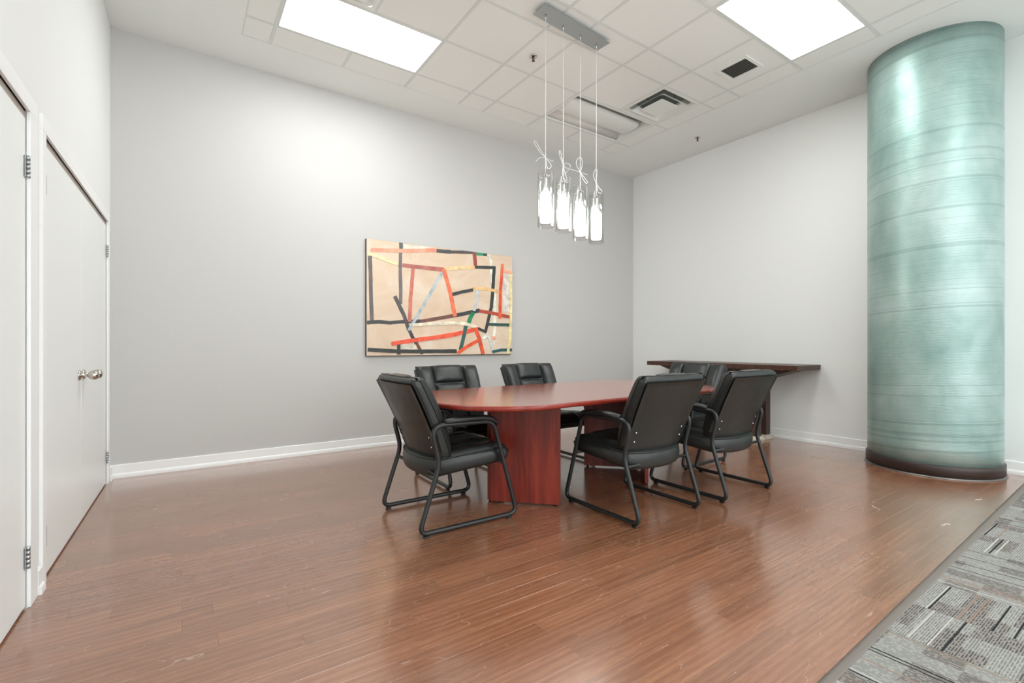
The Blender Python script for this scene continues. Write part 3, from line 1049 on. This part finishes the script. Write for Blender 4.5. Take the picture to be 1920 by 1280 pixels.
# ------------------------------------------------------------------ console table against the right wall
SX0, SY0, SY1, SZ = 5.262, 2.421, 4.366, 0.872
con = tag(empty('console_table', (0, 0, 0)), 'dark walnut console table on square posts against the white wall', 'table')
MB().box(SX0, XR - 0.002, SY0, SY1, SZ - 0.054, SZ).build('table_top', 'walnut_dark', con, bevel=0.002)
for yc_ in (2.965, SY0 + SY1 - 2.965):
    mb = MB()
    x0, x1 = 5.40, 5.70
    for q in (0,):
        b = [(x0, yc_ - 0.085, 0.70), (x1, yc_ - 0.085, 0.70), (x1, yc_ + 0.085, 0.70), (x0, yc_ + 0.085, 0.70)]
        t = [(x0, yc_ - 0.46, SZ - 0.054), (x1, yc_ - 0.46, SZ - 0.054), (x1, yc_ + 0.46, SZ - 0.054), (x0, yc_ + 0.46, SZ - 0.054)]
        mb.hexa(b, t)
    mb.build('flared_bracket', 'walnut_post', con, bevel=0.002)
    for xp in (5.445, 5.645):
        post = MB().box(xp - 0.05, xp + 0.05, yc_ - 0.05, yc_ + 0.05, 0.045, 0.702).build('post', 'walnut_post', con, bevel=0.0015)
        mb = MB()
        ring = [(-1, -1), (1, -1), (1, 1), (-1, 1)]
        mb.rings([[(xp + a * r, yc_ + b * r, z) for a, b in ring] for r, z in ((0.080, 0.0), (0.080, 0.012), (0.056, 0.046))], True, False, False)
        mb.build('plinth', 'plinth_beige', post)

# ------------------------------------------------------------------ painting
STROKES = [
((222,214,206),[[1.7303,1.0067],[1.7309,0.9282],[1.7269,0.8495],[1.7301,0.7711],[1.7297,0.6926],[1.729,0.614],[1.7249,0.5354]],[[1.841,1.0151],[1.8391,0.9357],[1.8403,0.8564],[1.8358,0.7768],[1.8362,0.6976],[1.8354,0.6182],[1.8336,0.5389]]),
((242,226,206),[[0.4137,1.1747],[0.4965,1.1794],[0.5801,1.1806],[0.6719,1.181],[0.7658,1.1808]],[[0.4189,1.2288],[0.5015,1.2313],[0.5859,1.2333],[0.6786,1.2354],[0.7724,1.2343]]),
((226,218,200),[[0.3726,0.0768],[0.4653,0.0671],[0.5597,0.0559]],[[0.3799,0.1372],[0.4724,0.1251],[0.5674,0.1176]]),
((98,88,88),[[0.0133,1.0567],[0.0176,0.9684],[0.0236,0.8804],[0.0237,0.8043],[0.0259,0.728],[0.0269,0.6514],[0.0303,0.5711],[0.0325,0.4906],[0.0379,0.3701]],[[0.0574,1.0633],[0.0621,0.9746],[0.0634,0.8851],[0.0663,0.8082],[0.0662,0.7314],[0.0683,0.6549],[0.0705,0.5745],[0.0756,0.4943],[0.0793,0.3732]]),
((105,95,95),[[0.3572,1.1298],[0.3566,1.0564],[0.3546,0.9829],[0.3539,0.9091],[0.3555,0.8138],[0.358,0.7191],[0.358,0.6422],[0.3569,0.5648]],[[0.396,1.1337],[0.3942,1.0598],[0.3929,0.986],[0.3932,0.9128],[0.3972,0.8179],[0.3995,0.7221],[0.3982,0.6439],[0.3965,0.5662]]),
((80,86,86),[[0.3595,1.243],[0.3618,1.1667]],[[0.4035,1.243],[0.404,1.1721]]),
((56,58,58),[[0.0058,0.3342],[0.0707,0.3403],[0.1348,0.3452],[0.2551,0.3393],[0.3428,0.3494],[0.4299,0.3572],[0.48,0.3586],[0.6161,0.3643]],[[0.0037,0.3737],[0.0685,0.3806],[0.1361,0.3854],[0.2558,0.378],[0.34,0.3868],[0.428,0.395],[0.4794,0.3983],[0.6152,0.4064]]),
((115,72,60),[[0.6193,0.364],[0.6922,0.3772],[0.7663,0.39],[0.8414,0.4046],[0.9493,0.4244],[1.0594,0.4458]],[[0.6121,0.4032],[0.6851,0.4158],[0.7585,0.4319],[0.8337,0.4446],[0.9412,0.4663],[1.0511,0.4882]]),
((56,58,58),[[1.0606,0.4436],[1.1733,0.4676],[1.2883,0.4934],[1.3953,0.5134]],[[1.0504,0.4883],[1.1631,0.5119],[1.2777,0.5388],[1.3837,0.5627]]),
((75,70,70),[[0.2903,0.6409],[0.3363,0.5555],[0.3645,0.4956],[0.3966,0.4394],[0.4191,0.3761],[0.4417,0.3108],[0.4523,0.2741]],[[0.3297,0.6608],[0.3728,0.5741],[0.4051,0.5167],[0.4361,0.456],[0.4577,0.3889],[0.4827,0.3242],[0.4926,0.2875]]),
((56,58,58),[[0.4588,0.2794],[0.5011,0.1884],[0.5497,0.1193]],[[0.4943,0.2944],[0.5372,0.2069],[0.5844,0.1417]]),
((110,62,45),[[0.5501,0.1318],[0.6049,0.0306],[0.6211,0.0079]],[[0.5808,0.1473],[0.6377,0.0465],[0.6497,0.0209]]),
((250,158,130),[[0.0435,1.105],[0.1184,1.1098],[0.1946,1.1178],[0.2855,1.124],[0.3785,1.1337],[0.4797,1.1428],[0.5833,1.1546],[0.6583,1.1654],[0.734,1.176],[0.8109,1.187]],[[0.0445,1.1466],[0.1194,1.153],[0.1955,1.1578],[0.2864,1.1688],[0.3789,1.1744],[0.4797,1.1868],[0.5826,1.198],[0.6566,1.2115],[0.7323,1.2207],[0.8092,1.2311]]),
((72,78,80),[[0.8083,1.1821],[0.8978,1.1834],[0.9891,1.1869]],[[0.8118,1.2238],[0.9014,1.2266],[0.9931,1.2332]]),
((82,72,70),[[0.9834,1.1884],[1.0639,1.1983],[1.1454,1.2027],[1.2285,1.2102],[1.3129,1.219]],[[0.9845,1.2255],[1.0649,1.232],[1.1466,1.2422],[1.2296,1.243],[1.314,1.243]]),
((45,150,105),[[1.3267,1.2037],[1.442,1.2107]],[[1.3301,1.2406],[1.4455,1.243]]),
((50,75,65),[[1.4378,1.209],[1.488,1.2114]],[[1.4429,1.243],[1.4929,1.243]]),
((238,238,222),[[1.4958,1.2289],[1.5283,1.1402],[1.533,1.0627],[1.5369,0.9814],[1.5592,0.8887],[1.5763,0.7964],[1.5859,0.7038],[1.5887,0.6101],[1.5899,0.4759],[1.5843,0.3417],[1.5756,0.2276]],[[1.53,1.2418],[1.5675,1.1504],[1.571,1.0678],[1.5783,0.9889],[1.5983,0.8972],[1.6171,0.803],[1.6196,0.7073],[1.6274,0.6127],[1.6266,0.4769],[1.6252,0.3411],[1.6133,0.2257]]),
((248,165,135),[[1.5741,0.2263],[1.5721,0.1765]],[[1.6165,0.2268],[1.6185,0.1768]]),
((240,238,228),[[1.5874,0.1787],[1.5882,0.118]],[[1.6182,0.1801],[1.6214,0.1193]]),
((252,222,172),[[0.0134,1.0701],[0.1298,1.0396],[0.1991,1.0214],[0.2697,1.0032],[0.3419,0.9861]],[[0.0239,1.1001],[0.1412,1.0717],[0.2107,1.0533],[0.2812,1.0346],[0.354,1.0187]]),
((178,98,88),[[0.395,0.9764],[0.503,0.9739],[0.6332,0.9744],[0.7215,0.9714],[0.8118,0.9694],[0.9039,0.9687]],[[0.4,1.0172],[0.5078,1.0165],[0.6377,1.0149],[0.7267,1.0147],[0.8174,1.0165],[0.9095,1.0153]]),
((205,112,92),[[0.5046,0.9746],[0.498,0.9064],[0.4909,0.8382],[0.486,0.7653],[0.4795,0.6925],[0.4703,0.6195],[0.4701,0.5386],[0.465,0.4582],[0.4638,0.3779]],[[0.5433,0.9748],[0.5382,0.9063],[0.5308,0.838],[0.5271,0.7649],[0.519,0.6918],[0.5121,0.6193],[0.5104,0.5389],[0.5066,0.4582],[0.5024,0.3775]]),
((248,202,150),[[0.9081,0.9826],[1.007,0.9948],[1.1075,1.0118],[1.2141,1.025],[1.3227,1.0423]],[[0.9052,1.0195],[1.0038,1.0342],[1.1042,1.0537],[1.2107,1.068],[1.3193,1.0854]]),
((178,190,194),[[0.8621,0.9636],[0.8219,0.8921],[0.7814,0.8215],[0.7385,0.7528],[0.6982,0.6844],[0.6579,0.6167],[0.6195,0.5493],[0.5659,0.4689],[0.5165,0.3869],[0.4547,0.2866]],[[0.8973,0.9489],[0.8556,0.8778],[0.8145,0.8071],[0.772,0.7377],[0.7315,0.6691],[0.69,0.6017],[0.6527,0.5325],[0.5975,0.4518],[0.548,0.37],[0.4834,0.2712]]),
((245,118,80),[[0.8762,0.9914],[0.9004,0.9211],[0.9257,0.8515],[0.9546,0.753],[0.981,0.6533],[0.994,0.5856],[1.0081,0.517],[1.0242,0.4487]],[[0.9221,1.0081],[0.9469,0.9377],[0.9715,0.8661],[1.0021,0.7667],[1.0303,0.6658],[1.0424,0.5958],[1.0595,0.5276],[1.0726,0.4583]]),
((160,70,62),[[1.2882,1.2332],[1.297,1.1536],[1.3063,1.0739]],[[1.3358,1.2425],[1.3438,1.1623],[1.3507,1.0819]]),
((52,56,54),[[1.5735,1.0952],[1.5684,1.0208],[1.5621,0.9464],[1.5591,0.8722],[1.5543,0.7984],[1.5429,0.6906],[1.5317,0.5839],[1.5073,0.4974],[1.4851,0.4098],[1.4476,0.2757]],[[1.6187,1.0973],[1.6154,1.0226],[1.607,0.9478],[1.6047,0.8733],[1.5997,0.7984],[1.5893,0.6895],[1.5755,0.58],[1.5492,0.4907],[1.5255,0.4026],[1.4857,0.2681]]),
((52,56,54),[[1.3176,1.0433],[1.4153,1.0491],[1.515,1.055],[1.6166,1.062]],[[1.3184,1.0764],[1.4162,1.0853],[1.5159,1.0925],[1.6176,1.0998]]),
((52,56,54),[[1.3512,0.3047],[1.4748,0.2608]],[[1.3664,0.3351],[1.4896,0.2899]]),
((56,60,60),[[1.0183,0.6909],[1.1396,0.7293],[1.2959,0.7641]],[[1.0068,0.73],[1.1301,0.7651],[1.2866,0.8021]]),
((232,190,130),[[1.2913,0.7793],[1.4502,0.7948],[1.5569,0.7797],[1.6691,0.7665]],[[1.2902,0.8135],[1.4529,0.8286],[1.5659,0.8157],[1.6785,0.8037]]),
((184,75,52),[[1.3782,0.5131],[1.5415,0.4965],[1.6443,0.4798],[1.7495,0.462],[1.8585,0.4501]],[[1.3859,0.5521],[1.5499,0.5347],[1.6549,0.5216],[1.76,0.5029],[1.868,0.4873]]),
((198,204,208),[[1.3316,0.7831],[1.324,0.6532],[1.2871,0.5327]],[[1.3708,0.7843],[1.3635,0.6501],[1.3225,0.5258]]),
((32,130,85),[[1.2717,0.5212],[1.2349,0.4609],[1.2074,0.393]],[[1.3217,0.5009],[1.2857,0.4425],[1.2577,0.3768]]),
((236,226,200),[[0.5192,0.3246],[0.6013,0.3313],[0.685,0.3367],[0.77,0.3441],[0.8612,0.349],[0.9543,0.3528],[1.0473,0.3597],[1.1899,0.3486],[1.2698,0.3319],[1.3531,0.3124]],[[0.5171,0.361],[0.5994,0.366],[0.683,0.3726],[0.7682,0.38],[0.8596,0.3856],[0.9525,0.3919],[1.0491,0.3964],[1.1975,0.3877],[1.2828,0.3699],[1.3661,0.3502]]),
((54,56,54),[[0.0116,0.0505],[0.0909,0.0427],[0.1719,0.0384],[0.2545,0.0322],[0.3367,0.0311],[0.42,0.0288],[0.5051,0.0263],[0.5822,0.0263],[0.6601,0.0249],[0.7394,0.0238],[0.82,0.0248],[0.9019,0.0228],[0.9852,0.0231],[1.07,0.0221]],[[0.0138,0.0882],[0.0934,0.0835],[0.1743,0.0784],[0.2564,0.0746],[0.3377,0.0698],[0.4211,0.0689],[0.5055,0.0667],[0.5819,0.0666],[0.6598,0.0674],[0.7391,0.0678],[0.8196,0.0668],[0.9016,0.0666],[0.9848,0.0692],[1.0696,0.0676]]),
((54,56,54),[[0.336,0.1217],[0.3369,0.0136]],[[0.373,0.1225],[0.3751,0.014]]),
((240,88,58),[[0.2774,0.1087],[0.3532,0.1215],[0.4305,0.1333],[0.509,0.1424],[0.5945,0.1563],[0.6826,0.1657],[0.7725,0.1777],[0.8647,0.1892],[0.9579,0.2027],[1.0534,0.2194],[1.1561,0.2418],[1.2597,0.2651],[1.3659,0.2876]],[[0.2701,0.1522],[0.346,0.1637],[0.4229,0.1775],[0.5021,0.1882],[0.5885,0.2014],[0.6764,0.2115],[0.7657,0.2214],[0.8562,0.2373],[0.9489,0.2534],[1.0427,0.2668],[1.1432,0.2891],[1.2462,0.3145],[1.3527,0.3351]]),
((45,90,82),[[1.1712,0.3488],[1.1484,0.2457],[1.127,0.155],[1.0974,0.0659]],[[1.2178,0.3421],[1.1936,0.2376],[1.1688,0.1459],[1.1428,0.0556]]),
((240,92,50),[[1.0965,0.0068],[1.2212,0.0818],[1.3059,0.1212],[1.3919,0.1649]],[[1.072,0.0378],[1.1977,0.1142],[1.2838,0.1568],[1.3703,0.1993]]),
((226,85,48),[[1.3062,0.3085],[1.3525,0.1984],[1.3828,0.1003],[1.4105,0.0003]],[[1.3497,0.3226],[1.3994,0.2114],[1.4302,0.1112],[1.4579,0.0106]]),
((240,238,228),[[1.4286,0.1807],[1.4941,0.217]],[[1.4113,0.2037],[1.4762,0.2405]]),
((215,215,212),[[1.4704,0.2604],[1.5255,0.1621],[1.5536,0.0419]],[[1.4959,0.2709],[1.5527,0.17],[1.5835,0.0473]]),
((248,125,88),[[1.7005,1.1369],[1.6926,1.0533],[1.6865,0.9697]],[[1.738,1.1385],[1.7303,1.0545],[1.7246,0.9707]]),
((228,85,55),[[1.6907,0.9841],[1.6768,0.8812],[1.6685,0.778],[1.6684,0.6952],[1.6629,0.6128],[1.6635,0.5307],[1.6603,0.4486]],[[1.728,0.9842],[1.7157,0.881],[1.7043,0.7785],[1.7045,0.6968],[1.7057,0.6144],[1.702,0.5318],[1.7013,0.4494]]),
((250,168,140),[[1.7253,1.0377],[1.8586,1.0208]],[[1.736,1.0711],[1.868,1.0533]]),
((48,88,80),[[1.5133,0.3571],[1.6271,0.3531],[1.7436,0.355],[1.8625,0.352]],[[1.5146,0.3904],[1.6285,0.3903],[1.745,0.3909],[1.864,0.3902]]),
((40,92,92),[[1.5731,0.016],[1.7081,0.0391],[1.8638,0.0368]],[[1.5646,0.05],[1.7036,0.0731],[1.8629,0.073]]),
((250,228,170),[[1.8297,1.0146],[1.8313,0.939],[1.8317,0.8632],[1.8311,0.7873],[1.8275,0.7113],[1.8272,0.6355],[1.8268,0.5597],[1.8279,0.4843],[1.8227,0.3927],[1.8172,0.3007],[1.8128,0.2095],[1.7929,0.1072],[1.7772,0.0043]],[[1.8678,1.0177],[1.8651,0.9415],[1.8644,0.8654],[1.8648,0.7893],[1.8668,0.7134],[1.8663,0.6373],[1.8633,0.5611],[1.8624,0.4847],[1.8612,0.3921],[1.8527,0.2999],[1.8476,0.2071],[1.8338,0.1027],[1.8172,0.0]])]

PXL, PZB, PWD, PHT, PTH = 1.617, 0.972, 1.868, 1.243, 0.040
pic = tag(empty('painting', (PXL, YB - 0.0005, PZB)), 'large abstract painting of coloured bars on a peach ground', 'painting')
MB().box(0, PWD, -PTH + 0.002, 0, 0, PHT).build('stretcher', 'canvas_edge', pic)
canvas = MB().box(0.002, PWD, -PTH, -PTH + 0.002, 0.004, PHT - 0.001).build('canvas', 'canvas_peach', pic)
for i, (c, L, R) in enumerate(STROKES):
    d0, d1 = -PTH, -PTH - 0.0006 - 0.00018 * i
    n = len(L)
    mb = MB()
    rings = []
    for (ax, az), (bx, bz) in zip(L, R):
        az = max(az, 0.005); bz = max(bz, 0.005)
        rings.append([(ax, d0, az), (ax, d1, az), (bx, d1, bz), (bx, d0, bz)])
    mb.rings(rings, True, False, False)
    mb.build('brush_stroke', oil_paint(c), canvas)

# ------------------------------------------------------------------ four-light pendant
WIRES = [(2.336, 2.923, 2.434), (2.532, 2.940, 2.424), (2.726, 2.952, 2.390), (2.921, 2.964, 2.384)]
pend = tag(empty('pendant_light', (2.628, 2.944, H)), 'four clear glass cylinder pendants hanging from one steel ceiling plate', 'pendant light')
ang = math.atan2(2.964 - 2.923, 2.921 - 2.336)
canopy = MB().box(-0.372, 0.372, -0.072, 0.072, -0.030, -0.026).box(-0.352, 0.352, -0.055, 0.055, -0.026, 0.0).build('canopy', 'brushed_steel', pend, (0, -0.012, 0), ang)
def bez(pts, n=14):
    """smooth curve through points"""
    P = [Vector(p) for p in pts]; out = []
    for i in range(len(P) - 1):
        p0, p1, p2, p3 = P[max(i - 1, 0)], P[i], P[i + 1], P[min(i + 2, len(P) - 1)]
        for k in range(n):
            t = k / n
            out.append(0.5 * ((2 * p1) + (p2 - p0) * t + (2 * p0 - 5 * p1 + 4 * p2 - p3) * t * t + (3 * p1 - p0 - 3 * p2 + p3) * t ** 3))
    out.append(P[-1])
    return out
# bows: points in (image-right, up) metres around the knot
BOWS = [
    (2.541, [[(0, 0), (-0.05, 0.055), (-0.088, 0.118), (-0.078, 0.128), (-0.045, 0.075), (0, 0)], [(0, 0), (0.028, -0.030), (0.044, -0.062), (0.022, -0.085), (0.010, -0.055), (0, 0)], [(0, 0), (-0.045, 0.003), (-0.075, -0.026)], [(0, 0), (0.05, -0.022), (0.062, -0.020)]]),
    (2.528, [[(0, 0), (-0.022, 0.06), (-0.034, 0.105), (-0.026, 0.118), (-0.010, 0.06), (0, 0)], [(0, 0), (0.012, -0.055), (0.030, -0.110), (0.014, -0.116), (-0.008, -0.055), (0, 0)], [(0, 0), (0.025, 0.022), (0.058, 0.0), (0.035, -0.04), (0.015, -0.062)], [(0, 0), (0.028, -0.02), (0.062, -0.026)]]),
    (2.520, [[(0, 0), (-0.034, 0.065), (-0.020, 0.112), (0.004, 0.118), (0.018, 0.07), (0, 0)], [(0, 0), (0.034, -0.045), (0.060, -0.082), (0.045, -0.090), (0.018, -0.045), (0, 0)], [(0, 0), (-0.05, 0.016), (-0.078, 0.022)], [(0, 0), (0.035, -0.012), (0.062, -0.022)]]),
    (2.470, [[(0, 0), (-0.024, 0.06), (-0.014, 0.105), (0.006, 0.108), (0.004, 0.05), (0, 0)], [(0, 0), (0.02, -0.035), (0.048, -0.065), (0.040, -0.084), (0.014, -0.072), (0, 0)]]),
]
ca, sa = math.cos(math.radians(-YAW)), math.sin(math.radians(-YAW))
for (wx, wy, zt), (zk, loops) in zip(WIRES, BOWS):
    lx, ly = wx - 2.628, wy - 2.944
    zl = zt - H
    MB().lathe([(0.0, -0.030), (0.007, -0.030), (0.007, -0.044), (0.0045, -0.050), (0.0045, -0.062), (0.0, -0.064)], 12).build('cord_grip', 'chrome', canopy, (lx * math.cos(ang) + (ly + 0.012) * math.sin(ang), -lx * math.sin(ang) + (ly + 0.012) * math.cos(ang), 0))
    cord = MB().tube([(0, 0, -0.050), (0.001, 0.001, -0.6), (-0.001, 0, (zk - H)), (0, 0, zl - 0.06)], 0.0026, 8).build('cord', 'cord_white', pend, (lx, ly, 0))
    mb = MB()
    for i, lp in enumerate(loops):
        pts = [(p[0] * ca, p[0] * sa - 0.004 * math.sin(3 * q), p[1] + zk - H) for q, p in enumerate(lp)]
        mb.tube(bez(pts, 7), 0.0024 if i < 2 else 0.0014, 6)
    mb.lathe([(0.0, zk - H - 0.008), (0.006, zk - H - 0.005), (0.006, zk - H + 0.005), (0.0, zk - H + 0.008)], 10)
    mb.build('bow_knot', 'cord_white', cord)
    R = 0.064
    mb = MB()
    mb.rings([[(r * math.cos(2 * math.pi * q / 40), r * math.sin(2 * math.pi * q / 40), z) for q in range(40)]
              for r, z in ((R, 0.0), (R, -0.428), (R - 0.003, -0.428), (R - 0.003, 0.0))], False, True)
    shade = mb.build('glass_shade', 'clear_glass', pend, (lx, ly, zl))
    mb = MB()
    mb.lathe([(0.0, -0.128), (0.011, -0.128), (0.013, -0.140), (0.018, -0.148), (0.036, -0.166), (0.043, -0.180), (0.0435, -0.375), (0.042, -0.388), (0.037, -0.394), (0.0, -0.394)], 28)
    mb.build('opal_shade', 'pendant_glow', shade)
    mb = MB()
    mb.lathe([(0.0, -0.020), (0.014, -0.020), (0.016, -0.026), (0.016, -0.100), (0.012, -0.110), (0.012, -0.130), (0.0, -0.130)], 18)
    for q in range(3):
        t = 2 * math.pi * q / 3 + 0.4
        mb.tube([(0.012 * math.cos(t), 0.012 * math.sin(t), -0.045), ((R - 0.004) * math.cos(t), (R - 0.004) * math.sin(t), -0.045)], 0.002, 6)
    mb.build('socket', 'chrome', shade)

# ------------------------------------------------------------------ lint threads on the floor
random.seed(4)
def lint(x, y, ang_, size, label):
    pts = [(0, 0, 0.0012), (size * 0.35, size * 0.06, 0.0012), (size * 0.7, size * 0.22, 0.002), (size, size * 0.12, 0.0012)]
    o = MB().tube(bez(pts, 5), 0.0012, 6).build('lint_thread', 'lint_white', None, (x, y, 0), ang_)
    tag(o, label, 'thread', 'threads lying on the floor')
lint(3.80, 1.23, 0.6, 0.09, 'white curled thread on the wood floor in front of the teal column')
lint(4.66, 0.905, 2.6, 0.06, 'tiny white thread on the wood beside the base of the teal column')
lint(3.78, 0.915, -0.5, 0.07, 'white thread on the wood close to the reducer strip')
